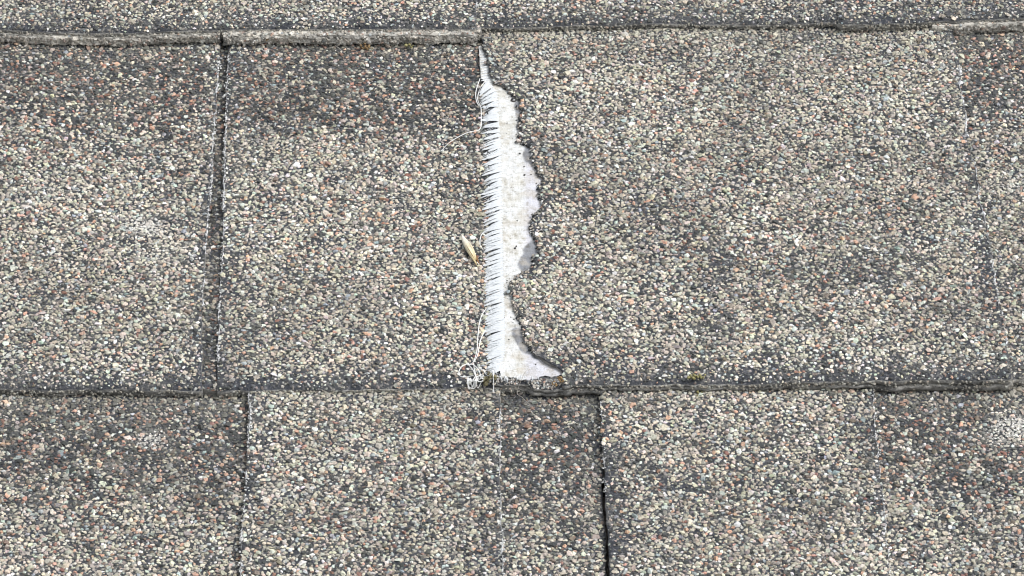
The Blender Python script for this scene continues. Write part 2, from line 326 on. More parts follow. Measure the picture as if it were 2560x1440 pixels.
def granulate(parent, c, xl, xr, yt, zf, raised, band=55., dirt_shade=0., edge_worn=(1., 1.), front_h=None, seed=0, extra_keep=None, spacing=1.16, dusty=0.):
    # a jittered triangular lattice, two sizes
    x0, x1 = float(np.min(xl(np.linspace(-400, 400, 300)))) - 3, float(np.max(xr(np.linspace(-400, 400, 300)))) + 3
    x0, x1 = max(x0, XMIN), min(x1, XMAX)
    ylo = float(np.min(c.rim(np.linspace(x0, x1, 60)))) - 2
    def lattice(sp, jit):
        gx = np.arange(x0, x1, sp); gy = np.arange(ylo, yt, sp * .866)
        X, Y = np.meshgrid(gx, gy); X = X + (np.arange(len(gy)) % 2)[:, None] * sp / 2
        X = X.ravel() + rng.uniform(-jit, jit, X.size) * sp; Y = Y.ravel() + rng.uniform(-jit, jit, Y.size) * sp
        return X, Y
    allp = []
    for lay, (sp, jit, s0, s1, zl) in enumerate([(spacing, .33, .95, 1.80, .10), (spacing * .95, .5, .5, .95, .03), (spacing * 3.6, .5, 1.6, 2.3, .26)]):
        X, Y = lattice(sp, jit)
        dl = X - xl(Y); dr = xr(Y) - X; db = Y - c.rim(X)
        ok = (dl > .2) & (dr > .2) & (db > .15)
        X, Y, dl, dr, db = X[ok], Y[ok], dl[ok], dr[ok], db[ok]
        nz = fnoise(X, Y, 7, seed + 20)
        worn = np.exp(-np.maximum(db, 0) / 4.6) * sstep(.2, .6, nz + .2)
        worn = np.maximum(worn, edge_worn[0] * np.exp(-dl / 2.3) * sstep(.35, .6, nz)); worn = np.maximum(worn, edge_worn[1] * np.exp(-dr / 2.3) * sstep(.35, .6, nz))
        pat = sstep(.66, .80, fnoise(X, Y, 10, seed + 40)) * .40          # small bald patches
        worn = np.clip(np.maximum(worn, pat), 0, 1)
        keep = rng.random(len(X)) > (.01 + .30 * worn if lay == 0 else .04 if lay == 1 else .30 + .6 * worn)
        if extra_keep is not None: keep &= extra_keep(X, Y)
        X, Y, worn = X[keep], Y[keep], worn[keep]
        sz = rng.triangular(s0, (s0 * 1.6 + s1 * .4) / 2, s1, len(X)) * (1 - .28 * worn)
        allp.append((X, Y, worn, sz, np.full(len(X), zl)))
    X, Y, worn, sz, zl = (np.concatenate(a) for a in zip(*allp))
    Z = zf(X, Y); e = .8
    gx = (zf(X + e, Y) - Z) / e; gy = (zf(X, Y + e) - Z) / e
    nr = np.stack([-gx, -gy, np.ones_like(gx)], 1)
    up = c.up(X) - Y                                                      # distance below the course above
    bnd = np.zeros_like(X) if not band else 1 - sstep(band * .55, band * 1.15, up + (fnoise(X, Y, 16, seed + 60) - .5) * band * .8 + (fnoise(X, Y, 4, seed + 64) - .5) * band * .7 + rng.normal(0, band * .10, len(X)))
    if raised: bnd = .18 * sstep(.5, .8, fnoise(X, Y, 20, seed + 61))
    bnd = np.clip(bnd + .6 * sstep(.56, .76, fnoise(X, Y, 7, seed + 62)) * sstep(.35, .6, fnoise(X, Y, 31, seed + 63)), 0, 1)[:, None]; wr = worn[:, None]
    wts = (W_LIGHT * (1 - bnd) + W_BAND * bnd) * (1 - wr) + W_WORN * wr
    wts = wts * (1 - dirt_shade) + (W_WORN * .5 + W_BAND * .5) * dirt_shade; C = pick(wts) * (1 - .38 * dirt_shade)  # joint granules: dirty mix, colour darkened further for the groove's shade
    lum = .92 + .24 * sstep(.3, .7, fnoise(X, Y, 28, seed + 70)) + (rng.random(len(X)) - .5) * .42
    C = C * lum[:, None] * (1 + rng.normal(0, .045, (len(X), 3)))
    film = np.clip(.07 + .17 * sstep(.45, .8, fnoise(X, Y, 6, seed + 80)) + .40 * np.exp(-np.maximum(up, 0) / 5) + dusty, 0, .8)[:, None]
    C = C * (1 - film) + np.array([.34, .325, .285]) * film * 1.05
    for wx_, wy_, r, a in WHITE:
        d = np.exp(-(((X - wx_) / r) ** 2 + ((Y - wy_) / r / .8) ** 2))[:, None] * a * rng.uniform(.5, 1, (len(X), 1)); C = C * (1 - d) + np.array([.76, .74, .71]) * d
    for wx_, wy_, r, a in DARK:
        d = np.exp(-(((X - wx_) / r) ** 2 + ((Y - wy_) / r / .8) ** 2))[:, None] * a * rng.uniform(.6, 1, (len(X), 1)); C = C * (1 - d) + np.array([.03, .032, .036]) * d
    pos = np.stack([X, Y, Z + zl * 1.0 - .02], 1)
    # granules and crumbs on the front edge
    if front_h:
        L = min(x1, 400) - x0; nf = int(L * front_h * 1.5)
        fx = rng.uniform(x0, x1, nf); fy = c.rim(fx); ok = (fx > xl(fy)) & (fx < xr(fy)); fx, fy = fx[ok], fy[ok]
        h = rng.random(len(fx)) ** 1.2 * np.minimum(front_h, .8 * np.maximum(zf(fx, fy) - (under_bot if c is mid_c else under_mid)(fx, fy), .8)) if c is not bot_c else rng.random(len(fx)) * front_h; fz = zf(fx, fy) - h
        pp = np.stack([fx, fy - .22 * rng.random(len(fx)) - .25, fz], 1); nn = np.tile([0., -1, .25], (len(fx), 1))
        cc = pick(np.tile(W_LIGHT * .5 + W_WORN * .5, (len(fx), 1))); f_ = rng.uniform(.45, .8, (len(fx), 1)); cc = cc * (1 - f_) + np.array([.40, .38, .345]) * f_
        pos = np.concatenate([pos, pp]); nr = np.concatenate([nr, nn]); sz = np.concatenate([sz, rng.triangular(.35, .55, 1.05, len(fx))]); C = np.concatenate([C, cc])
    return build_granules('granules', pos, nr, sz, np.clip(C * np.array([.985, .995, .955]), .01, .9), parent)

def chalk_line(parent, ef, c, zf, ya, yb_, seed, amp=1.0, cover=.6):
    "broken chalky ridge along a cut edge"
    ys = np.arange(ya, yb_, .22); xs = ef(ys); z = zf(xs, ys)
    n = fnoise(ys, ys * 0 + seed, 5, seed); n2 = vnoise(ys, ys * 0 + seed, .8, seed + 3)
    wd = np.clip((n - (1 - cover) * .75) * 2.6, 0, 1) * (.08 + .50 * n2) * amp * sstep(.25, .5, vnoise(ys, ys * 0 + 4, 1.7, seed + 2))
    gl = sstep(.68, .8, fnoise(ys, ys * 0 + 9, 2.5, seed + 8)) * .6 * amp; wd = wd + gl * (wd > 0)
    x1 = xs - wd * .5 + (n2 - .5) * .3; x2 = xs + wd * .5 + (n2 - .5) * .3
    V = np.concatenate([np.stack([x1, ys, z - .1], 1), np.stack([(x1 + x2) / 2, ys, z + .42], 1), np.stack([x2, ys, z - .1], 1)])
    k = len(ys); i = np.arange(k - 1); i = i[(wd[:-1] > .02) & (wd[1:] > .02)]
    F = np.concatenate([np.stack([i, i + 1, i + 1 + k, i + k], 1), np.stack([i + k, i + 1 + k, i + 1 + 2 * k, i + 2 * k], 1)])
    n_ = int((yb_ - ya) * 6.5 * cover); cy = rng.uniform(ya, yb_, n_); cw = fnoise(cy, cy * 0 + seed, 5, seed); kk = rng.random(n_) < np.clip((cw - .30) * 2.6, 0, 1); cy = cy[kk]; n_ = len(cy)
    cx = ef(cy) + rng.normal(0, .28, n_); cc_ = np.array([.66, .67, .66]) * rng.uniform(.45, 1.1, (n_, 1))
    build_granules('granules', np.stack([cx, cy, zf(cx, cy) + .1], 1), np.tile([0., 0, 1], (n_, 1)), rng.triangular(.2, .4, .95, n_), cc_, parent)
    ob = link('chalky_edge', mesh_np('chalky_edge', V, F, None, False), parent, m_chalk)
    return ob

# ------------------------------------------------------------------ the roof
roof = bpy.data.objects.new('roof', None); col.objects.link(roof)
top_level(roof, 'weathered grey brown asphalt shingle roof with granules worn at the edges', kind='structure')

FRONT2 = [(.10, .06), (.20, .2), (.05, .32), (-.75, .35), (-.70, .40), (.35, .43), (.50, .58), (.35, .84), (-1.0, .88), (-1.0, 1.3)]      # two layers with a dark slit between
FRONT1 = [(.10, .10), (.22, .30), (.20, .50), (-.05, .6), (.15, .68), (.1, .84), (-.9, .88), (-.9, 1.3)]
FRONT_T = [(.10, .06), (.2, .2), (.1, .27), (-1.0, .30), (-1.0, 1.2)]
def under_bot(x, y):
    z = bot_c.low(x, y)
    return z + T_TAB * (((x > b615(y)) & (x < b1250(y))) | ((x > b1505(y)) & (x < b2190(y))))
def under_mid(x, y):
    return mid_c.low(x, y) + T_TAB * ((x > e1208(y)) & (x < e2400(y)))
SIDE_LOW = [(.05, .2), (.10, .9), (0, 2.6)]
SIDE_TAB = [(.05, .2), (.15, .8), (0, 2.2)]

def piece(name, c, xl, xr, yt, raised, front, band=0., front_h=2.2, seed=0, worn=(1., 1.), zadd=None, side=None, dusty=0., keep=None, granules=True):
    off = T_TAB if raised else 0.
    def zf(x, y):
        z = c.low(x, y) + off
        z = z - .9 * np.exp(-np.maximum(y - c.rim(x), 0) / 1.1)             # rounded rim
        if zadd is not None: z = z + zadd(x, y)
        return z
    o = slab(name, xl, xr, c.rim, yt, zf, under={mid_c: under_bot, top_c: under_mid}.get(c, lambda x, y: 0 * x - .5), front=front, side=side or (SIDE_TAB if raised else SIDE_LOW), seed=seed, parent=roof)
    if granules: granulate(o, c, xl, xr, yt, zf, raised, band=band, front_h=front_h, seed=seed, edge_worn=worn, dusty=dusty, extra_keep=keep)
    return o, zf

yt_bot = float(np.max(mid_rim[1])) + 8; yt_mid = float(np.max(top_rim[1])) + 8; yt_top = P(1280, -330)[1]
# traced edges
e540L = edge(mid_c, [(549, 130), (542, 230), (534, 330), (526, 480), (516, 600), (509, 700), (505, 800), (505, 950)], False, .22, 31)
e560R = edge(mid_c, [(570, 130), (567, 230), (563, 330), (559, 480), (558, 600), (553, 700), (547, 800), (544, 950)], False, .18, 32)
e1208 = edge(mid_c, [(1199, 112), (1201, 200), (1208, 300), (1213, 500), (1217, 700), (1223, 900), (1225, 960)], True, .15, 33)
e2400 = edge(mid_c, [(2385, 92), (2396, 150), (2403, 230), (2416, 330), (2440, 430), (2452, 520), (2475, 600), (2490, 720), (2512, 830), (2530, 950)], True, .35, 34)
b615 = edge(bot_c, [(622, 975), (626, 1050), (616, 1150), (612, 1250), (604, 1350), (602, 1440)], True, .2, 35)
b1250 = edge(bot_c, [(1249, 965), (1250, 1100), (1248, 1200), (1254, 1330), (1256, 1440)], True, .2, 36)
b1505 = edge(bot_c, [(1500, 958), (1505, 1080), (1512, 1200), (1518, 1330), (1524, 1440)], True, .2, 37)
b2190 = edge(bot_c, [(2180, 950), (2186, 1050), (2195, 1150), (2208, 1260), (2216, 1350), (2226, 1440)], True, .3, 38)
t1190 = edge(top_c, [(1191, 0), (1190, 66)], True, .2, 39)
t2095 = edge(top_c, [(2088, 0), (2096, 58)], True, .3, 40)

mid_c.tabs = [(P(1330, 958, 4)[0], P(2532, 940, 4)[0])]; top_c.tabs = [(-900, P(1190, 66, 4)[0]), (P(2096, 57, 4)[0], 900)]

# bottom course: backing that shows between the tabs, then the tabs
slot = lambda y: (.62 + .5 * vnoise(y, y * 0, 4, 66)) * (1 - sstep(P(0, 1215)[1], P(0, 1120)[1], y))
ob, zb = piece('shingle', bot_c, const(XMIN), lambda y: b1505(y) + .5 - slot(y) * 1.3, yt_bot, False, FRONT1, band=46, seed=101,
               keep=lambda X, Y: ~((X > b615(Y) + 1.2) & (X < b1250(Y) - 1.2)), worn=(0, .4))
ob2, zb2 = piece('shingle', bot_c, lambda y: b1505(y) + .8, const(XMAX), yt_bot, False, FRONT1, band=46, seed=107, worn=(0, 0), keep=lambda X, Y: X > b2190(Y) - 1.2)
tb1, zt1 = piece('shingle_tab', bot_c, b615, b1250, yt_bot, True, FRONT1, seed=111)
tb2, zt2 = piece('shingle_tab', bot_c, b1505, b2190, yt_bot, True, FRONT1, seed=121, worn=(1.8, 1.), side=[(.0, .3), (-.5, .7), (-.7, 1.2), (-.7, 2.4)])
ybv = P(1280, 1700)[1]
chalk_line(tb1, b615, bot_c, zt1, ybv, P(615, 990)[1], 3, .6, .65); chalk_line(tb1, b1250, bot_c, zt1, ybv, P(1250, 1000)[1], 5, .8, .62)
chalk_line(tb2, b1505, bot_c, zt2, P(1515, 1250)[1], P(1500, 1020)[1], 7, .6, .5); chalk_line(tb2, b2190, bot_c, zt2, ybv, P(2190, 980)[1], 9, .8, .5)

# middle course: layer seen through the joint, two backings, tab at the right with its torn left edge
dark = slab('shingle', const(P(480, 500)[0]), const(P(600, 500)[0]), lambda x: mid_c.rim(x) + 1.0, yt_mid, lambda x, y: mid_c.low(x, y) - 1.3 + .6 * (1 - sstep(P(0, 800)[1], P(0, 380)[1], y)), seed=5, parent=roof)
granulate(dark, mid_c, lambda y: e540L(y) - 1.5, lambda y: e560R(y) + 1.5, yt_mid, lambda x, y: mid_c.low(x, y) - 1.3 + .6 * (1 - sstep(P(0, 800)[1], P(0, 380)[1], y)), False, band=160, seed=131, dusty=0., dirt_shade=1.)
om1, zm1 = piece('shingle', mid_c, const(XMIN), e540L, yt_mid, False, FRONT1, band=50, seed=141)
om2, zm2 = piece('shingle', mid_c, e560R, lambda y: e1208(y) + 12, yt_mid, False, FRONT1, band=52, seed=151, worn=(1., 0), keep=lambda X, Y: X < e1208(Y) + 1.6)
om3, zm3 = piece('shingle', mid_c, lambda y: e2400(y) - 12, const(XMAX), yt_mid, False, FRONT1, band=50, seed=161, worn=(0, 0), keep=lambda X, Y: X > e2400(Y) - .8)
chalk_line(om1, e540L, mid_c, zm1, P(530, 800)[1], P(550, 140)[1], 13, .55, .75); chalk_line(om2, e560R, mid_c, zm2, P(545, 940)[1], P(567, 140)[1], 15, .6, .8)

TEAR = [(1201, 100), (1207, 119), (1213, 128), (1217, 147), (1224, 168), (1225, 195), (1237, 208), (1255, 213), (1272, 225), (1286, 241), (1303, 251), (1309, 268), (1305, 289), (1300, 306),
        (1305, 324), (1297, 338), (1307, 355), (1324, 366), (1329, 383), (1331, 407), (1345, 431), (1357, 445), (1347, 463), (1345, 484), (1357, 501), (1355, 522), (1335, 539), (1328, 561),
        (1328, 578), (1342, 596), (1345, 613), (1336, 641), (1335, 665), (1324, 675), (1305, 682), (1288, 693), (1274, 710), (1276, 731), (1283, 752), (1290, 776), (1295, 797), (1305, 812), (1307, 832),
        (1310, 849), (1324, 866), (1342, 884), (1363, 894), (1376, 906), (1397, 912), (1408, 922), (1409, 945), (1410, 962)]
tear0 = edge(mid_c, TEAR, True, .38, 41)
tear = lambda y: tear0(y) + (vnoise(y, y * 0 + 2, .55, 43) - .5) * .7 - 1.5 * sstep(.80, .92, vnoise(y, y * 0 + 8, 1.3, 44)) + .9 * sstep(.8, .9, vnoise(y, y * 0 + 5, 1.7, 45))
def curl(x, y):
    d = np.maximum(x - tear(y), 0); return .38 * np.exp(-d / 1.4) * sstep(.3, .7, fnoise(y * 1.0, x * 0, 6, 77))
tab, ztab = piece('shingle_tab', mid_c, tear, e2400, yt_mid, True, FRONT2, seed=171, worn=(.8, 1.4), zadd=curl, side=[(-.15, .25), (-.45, .5), (-.3, .8), (0, 1.2)], front_h=3.0)
tab['label'] = 'raised tab whose left edge is torn away down to the white mat'
ty_ = rng.uniform(P(1350, 893, 4)[1], P(1200, 200, 2)[1], 900); tx_ = tear(ty_) + rng.uniform(-.35, .6, 900)
tc_ = pick(np.tile(W_WORN * .75 + W_LIGHT * .25, (900, 1))) * .85
build_granules('granules', np.stack([tx_, ty_, ztab(tx_, ty_) - rng.uniform(-.1, .7, 900)], 1), np.tile([-.7, 0, 1.], (900, 1)), rng.triangular(.35, .7, 1.4, 900), tc_, tab)
chalk_line(tab, e2400, mid_c, ztab, P(2500, 900)[1], P(2400, 180)[1], 17, 1.3, .75)
def zcore(x, y): return mid_c.low(x, y) + T_TAB - .95 - .9 * np.exp(-np.maximum(y - mid_c.rim(x), 0) / 1.1)
core = slab('asphalt_core', lambda y: e1208(y) + 1.6 * sstep(P(0, 250)[1], P(0, 330)[1] , y) * 0 + 1.1, lambda y: np.maximum(tear(y) + 2.5, e1208(y) + 1.5), mid_c.rim, yt_mid, zcore, dx=.6, dy=.8, front=FRONT2, under=under_bot, side=[(.05, .2), (.1, 1.2)], seed=8, parent=tab)
cr_x = rng.uniform(P(1228, 0)[0], P(1415, 0)[0], 420); cr_y = mid_c.rim(cr_x) + rng.uniform(.1, 3.0, 420)
ccol = pick(np.tile(W_WORN * .6 + W_LIGHT * .4, (420, 1))) * .8 + .04
build_granules('granules', np.stack([cr_x, cr_y, zcore(cr_x, cr_y) + .1], 1), np.tile([0., -.3, 1], (420, 1)), rng.triangular(.4, .7, 1.2, 420), ccol, tab)

# top course
ot, zt = piece('shingle', top_c, const(XMIN), const(XMAX), yt_top, False, FRONT1, band=0, seed=181, zadd=lambda x, y: 1.1,
               keep=lambda X, Y: (X > t1190(Y) - 1) & (X < t2095(Y) + 1))
tt1, ztt1 = piece('shingle_tab', top_c, const(XMIN), t1190, yt_top, True, FRONT_T, seed=191, front_h=1.2)
tt2, ztt2 = piece('shingle_tab', top_c, t2095, const(XMAX), yt_top, True, FRONT_T, seed=201, front_h=1.2)
chalk_line(tt1, t1190, top_c, ztt1, P(1190, 62)[1], P(1190, -80)[1], 21, .7, .8); chalk_line(tt2, t2095, top_c, ztt2, P(2095, 56)[1], P(2095, -80)[1], 23, .7, .5)
for wx_, wy_, r_, a_ in WHITE:
    own, c_, zf_ = (om1, mid_c, zm1) if wy_ > mid_c.rim(np.array([wx_]))[0] and wx_ < 0 and wx_ < e540L(wy_) else (tab, mid_c, ztab) if wy_ > mid_c.rim(np.array([wx_]))[0] else (ob, bot_c, zb)
    n_ = int(r_ * r_ * 9 * a_ * a_); qx = wx_ + rng.normal(0, r_ * .62, n_); qy = wy_ + rng.normal(0, r_ * .5, n_)
    build_granules('granules', np.stack([qx, qy, zf_(qx, qy) + rng.uniform(.1, .4, n_)], 1), np.tile([0., 0, 1], (n_, 1)), rng.triangular(.25, .5, 1.0, n_), np.array([.74, .72, .69]) * rng.uniform(.6, 1.1, (n_, 1)), own, flat=.6)
# the thick dusty backing edges that show below the top course
def backing(xa, xb, proud, ztop, zbot, seed, pale=None):
    rimf = lambda x: top_c.rim(x) - proud - (fnoise(x, x * 0 + seed, 4, seed) - .5) * .8
    zf = lambda x, y: mid_c.low(x, y) * 0 + ztop + (fnoise(x, y, 5, seed) - .5) * .35
    o = slab('shingle_backing', xa, xb, rimf, float(np.mean(top_rim[1])) + 6, zf, dx=.5, dy=.5,
             front=[(.10, .2), (.35, .6), (.30, 1.3), (.55, 1.9), (.35, 2.4), (.45, ztop - zbot - 1.25), (-1.2, ztop - zbot - 1.15), (-1.2, ztop - zbot)], side=[(.1, .4), (.0, ztop - zbot)], seed=seed, mats=(m_edge, m_edge), parent=roof, rough=1.5, smooth=False)
    ntop = int((float(xb(0)) - float(xa(0))) * proud * 2.2); tx = rng.uniform(float(xa(0)), float(xb(0)), ntop); ty = rimf(tx) + rng.random(ntop) ** 1.3 * (proud + .8)
    cc = pick(np.tile(W_LIGHT * .7 + W_BAND * .3, (ntop, 1))); f_ = rng.uniform(.1, .7, (ntop, 1)); cc = cc * (1 - f_) + np.array([.36, .35, .31]) * f_
    build_granules('granules', np.stack([tx, ty, zf(tx, ty) + .1], 1), np.tile([0., -.3, 1], (ntop, 1)), rng.triangular(.4, .9, 1.6, ntop), cc, o)
    # crumbs stuck to the face
    n = int((float(xb(0)) - float(xa(0))) * 6.5); fx = rng.uniform(float(xa(0)), float(xb(0)), n); h = .1 + rng.random(n) * (ztop - zbot - 1.5)
    cc = pick(np.tile(W_LIGHT, (n, 1))); f_ = rng.uniform(.25, .8, (n, 1)); cc = (cc * (1 - f_) + np.array([.56, .54, .49]) * f_) * rng.uniform(.45, 1.15, (n, 1))
    build_granules('granules', np.stack([fx, rimf(fx) - rng.uniform(.55, 1.0, n), ztop - h], 1), np.tile([0., -1, .2], (n, 1)), rng.triangular(.3, .6, 1.5, n), cc, o)
    return o
g0 = P(549, 90, 1.5)[0]; g1 = P(560, 90, 1.5)[0]
backing(const(XMIN), const(g0), .5, T_LOW - .1, -.6, 61); backing(const(g1), const(P(1203, 110, 1)[0]), 2.0, T_LOW + .15, -.6, 62); backing(const(P(2330, 80, 1)[0]), const(XMAX), 1.1, T_LOW + .0, -.6, 63)

# the roof deck below and the roof going on outside the picture
bm = bmesh.new()
for (x0, x1, y0, y1, z) in ((-1500, 1500, -1200, 1200, -4.0),):
    bmesh.ops.create_grid(bm, x_segments=2, y_segments=2, size=1)
for v_ in bm.verts: v_.co = Vector((v_.co.x * 1.5, v_.co.y * 1.2, -.004))
me = bpy.data.meshes.new('roof_deck'); bm.to_mesh(me); bm.free(); link('roof_deck', me, roof, m_far)
def plain(x0, x1, y0, y1, zlo, zhi):
    V = [(x0, y0, zlo), (x1, y0, zlo), (x1, y1, zhi), (x0, y1, zhi), (x0, y0, -4), (x1, y0, -4), (x1, y1, -4), (x0, y1, -4)]
    F = np.array([(0, 1, 2, 3), (0, 4, 5, 1), (1, 5, 6, 2), (3, 7, 4, 0)]); return link('shingle', mesh_np('shingle', V, F), roof, m_far)
ym, ytm = float(np.mean(mid_rim[1])), float(np.mean(top_rim[1]))
for y0 in (ym - 3 * E, ym - 2 * E, yt_top - 2, yt_top - 2 + E):
    plain(-900, 900, y0, y0 + E + 3, 3.2, 0)
for y0 in (ym - E, ym, ytm):
    plain(-900, XMIN, y0, y0 + E, 3.2, 0); plain(XMAX, 900, y0, y0 + E, 3.2, 0)

# ------------------------------------------------------------------ exposed fibreglass mat
GREYS = [(1298, 278, 12, 28, -.2), (1299, 318, 9, 18, 0), (1320, 385, 13, 22, 0), (1328, 626, 19, 36, .4), (1316, 655, 20, 24, .2), (1298, 840, 17, 26, -.3), (1318, 872, 20, 15, -.6), (1346, 890, 18, 8, -.6), (1262, 218, 6, 6, 0)]  # shadow patches along the torn edge, painted grey into the mat
zmat_ = lambda x, y: mid_c.low(x, y) + T_TAB - .62 + (vnoise(x, y, 2.2, 91) - .5) * .10
def uv_of(V):                      # roof -> pixel, for laying out the painted edge shadow patches traced from the photograph
    r = V - CP; f = r @ CF; return 1280 + FPX * r[:, 0] / f, 720 - FPX * (r @ CU) / f
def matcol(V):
    u, v = uv_of(V); x, y = V[:, 0], V[:, 1]
    C = np.tile([.655, .67, .665], (len(V), 1)) * (.84 + .3 * fnoise(x, y, 1.1, 97))[:, None]; n = fnoise(x, y, 1.6, 95)
    lav = sstep(0, 25, u - 1300)[:, None] * .8; C = C * (1 - lav) + np.array([.58, .585, .645]) * lav
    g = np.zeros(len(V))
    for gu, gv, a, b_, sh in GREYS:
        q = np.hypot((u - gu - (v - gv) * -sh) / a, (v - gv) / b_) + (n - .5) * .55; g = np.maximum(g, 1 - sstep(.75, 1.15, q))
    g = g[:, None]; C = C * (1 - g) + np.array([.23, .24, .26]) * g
    yel = (sstep(.55, .75, fnoise(x, y, 3.2, 96)) * .5)[:, None]; C = C * (1 - yel) + np.array([.50, .46, .39]) * yel
    return C
LEFT = [(1197, 112), (1200, 160), (1203, 190), (1222, 212), (1238, 228), (1241, 268), (1244, 303), (1248, 372), (1250, 442), (1250, 511), (1252, 580), (1253, 644), (1255, 714), (1258, 818), (1257, 887), (1250, 915), (1252, 945)]
mleft = edge(mid_c, LEFT, True, .06, 51)
mat_root = bpy.data.objects.new('fibreglass_mat', None); col.objects.link(mat_root)
top_level(mat_root, 'long ragged strip of exposed white fibreglass mat with fringed left edge on torn shingle tab', 'fibreglass mat')
ymb = lambda x: np.interp(x, [P(u, 945, 3.5)[0] for u in (1230, 1260, 1300, 1345, 1383, 1410)], [P(1300, v, 3.5)[1] for v in (938, 943, 947, 947, 943, 941)]) + (vnoise(x, x * 0, .7, 52) - .5) * 1.0 + (vnoise(x, x * 0, 2.6, 53) - .5) * 2.2
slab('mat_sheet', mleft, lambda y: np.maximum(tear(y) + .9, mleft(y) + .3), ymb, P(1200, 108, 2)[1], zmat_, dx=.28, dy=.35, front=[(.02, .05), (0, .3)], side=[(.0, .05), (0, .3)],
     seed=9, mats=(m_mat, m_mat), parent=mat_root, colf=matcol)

def ribbon(pts, wid, thick):
    "flat tapered strand with thickness; pts (n,3) mm, wid (n,)"
    pts = np.array(pts, float); d = np.gradient(pts, axis=0); nn = np.stack([-d[:, 1], d[:, 0], d[:, 0] * 0], 1); nn /= np.linalg.norm(nn, axis=1, keepdims=True)
    w2 = np.asarray(wid)[:, None] / 2; up = np.array([0, 0, thick])
    A = pts + nn * w2; B = pts + up * 1.0; Cc = pts - nn * w2; n = len(pts)
    V = np.concatenate([A, B, Cc]); i = np.arange(n - 1)
    F = np.concatenate([np.stack([i, i + 1, i + 1 + n, i + n], 1), np.stack([i + n, i + n + 1, i + 1 + 2 * n, i + 2 * n], 1), np.stack([i + 2 * n, i + 2 * n + 1, i + 1, i], 1)])
    return V, F
# fringe: strands from the sheet's left boundary out over the edge, tips hanging lower
tipx = lambda v: np.interp(v, [120, 200, 268, 338, 407, 477, 546, 644, 748, 852, 915, 940], [1198, 1198, 1203, 1204, 1206, 1208, 1208, 1211, 1213, 1215, 1218, 1225])
basx = lambda v: np.interp(v, [p[1] for p in LEFT], [p[0] for p in LEFT])
v = 206.0; strands = []
while v < 925:
    if v < 262: step, tilt = random.uniform(7.5, 9.5), random.uniform(20, 30) * (1 - (v - 206) / 90)
    elif v < 345: step, tilt = random.uniform(9.0, 15), random.uniform(-1, 9)
    elif v < 560: step, tilt = random.choice((random.uniform(5, 7), random.uniform(7, 10))), random.uniform(9, 14)
    else: step, tilt = random.choice((random.uniform(3.6, 5), random.uniform(5, 7))), random.uniform(8, 11.5)
    strands.append((v, step, tilt)); v += step
def zs(u, vv):
    z = 3.
    for _ in range(2): p = P(u, vv, z); z = float(zmat_(np.array([p[0]]), np.array([p[1]]))[0])
    return np.array([p[0], p[1], z])
for v0, step, tilt in strands:
    pu = []; wd = []; tip = tipx(v0 + tilt) + random.choice((random.uniform(-2, 3), random.uniform(-4, 9))) - (9 if 470 < v0 < 480 else 0); bx = basx(v0) + 3.5
    cl = random.uniform(-2, 2)
    for k in range(8):
        f = k / 7; u_ = bx + (tip - bx) * f; vv = v0 + tilt * (f ** .8) + cl * math.sin(f * 3)
        p = zs(u_, vv) + np.array([0, 0, .10 - .95 * f ** 2.2 * random.uniform(.7, 1.1)])
        pu.append(p); wd.append(step * .165 * (1.03 - (.68 if v0 < 560 else .20) * f ** 1.2) * (1 if k < 7 else .5))
    V, F = ribbon(pu, wd, .07); link('fringe_strand', mesh_np('fringe_strand', V, F), mat_root, m_fib)
for k in range(90):       # single loose filaments between the strands
    v0 = random.uniform(215, 915); f0 = random.uniform(0, .4); tl = random.uniform(6, 18); tp = tipx(v0 + 10) + random.uniform(-5, 6); bx = basx(v0) + 2
    pts = [zs(bx + (tp - bx) * f, v0 + tl * f + 2 * math.sin(f * 4 + k)) + np.array([0, 0, .2 - .7 * f * f]) for f in (f0, .6, .8, 1)]
    V, F = ribbon(pts, [.08, .09, .08, .04], .06); link('loose_filament', mesh_np('loose_filament', V, F), mat_root, m_fib)
# short strands across the thin upper tongue of the mat
for v0 in np.arange(134, 204, 6.5):
    a = zs(1200 + (v0 - 120) * .03, v0 + random.uniform(2, 5)); b_ = zs(float(np.interp(v0, [128, 147, 168, 195, 205], [1211, 1216, 1221, 1224, 1226])), v0)
    pts = [a + (b_ - a) * f + np.array([0, 0, .1]) for f in (0, .35, .7, 1)]; V, F = ribbon(pts, [.25, .5, .6, .4], .12); link('fringe_strand', mesh_np('fringe_strand', V, F), mat_root, m_fib)
# frayed bottom edge
for k in range(20):
    u0 = random.choice((random.uniform(1242, 1300), random.uniform(1242, 1395))); v0 = 940 + random.uniform(0, 6); a = zs(u0, v0) + np.array([0, 0, .1]); dv = random.uniform(4, 13); du = random.uniform(-5, 3)
    b_ = zs(u0 + du * .5, v0 + dv * .6) + np.array([0, 0, .15]); c_ = zs(u0 + du, v0 + dv) + np.array([0, 0, -.15])
    V, F = ribbon([a, b_, c_], [.28, .16, .06], .08); link('frayed_fibre', mesh_np('frayed_fibre', V, F), mat_root, m_fib)
# asphalt crumbs stuck on the sheet
for u_, v_, s in [(float(np.interp(vv_, [p[1] for p in TEAR], [p[0] for p in TEAR])) - abs(random.gauss(3, 6)), vv_, random.uniform(.2, .55)) for vv_ in [random.uniform(215, 900) for _ in range(46)]] + [(random.uniform(1258, 1292), random.uniform(240, 930), random.uniform(.12, .25)) for _ in range(40)] + [(1283, 251, 1.5), (1290, 240, .8), (1268, 308, .45), (1300, 384, .75), (1310, 417, .6), (1311, 438, .8), (1328, 437, .5), (1293, 552, .5), (1288, 621, .8), (1291, 616, .5), (1272, 849, .5), (1339, 912, .5), (1293, 306, .3), (1278, 470, .3), (1322, 700, .3)]:
    p = zs(u_, v_); tv, tf = TPL[random.randrange(28)]; V = tv * np.array([s * .5, s * .65, s * .25]) + p + np.array([0, 0, .08])
    link('asphalt_crumb', mesh_np('asphalt_crumb', V, tf), mat_root, m_crumb)

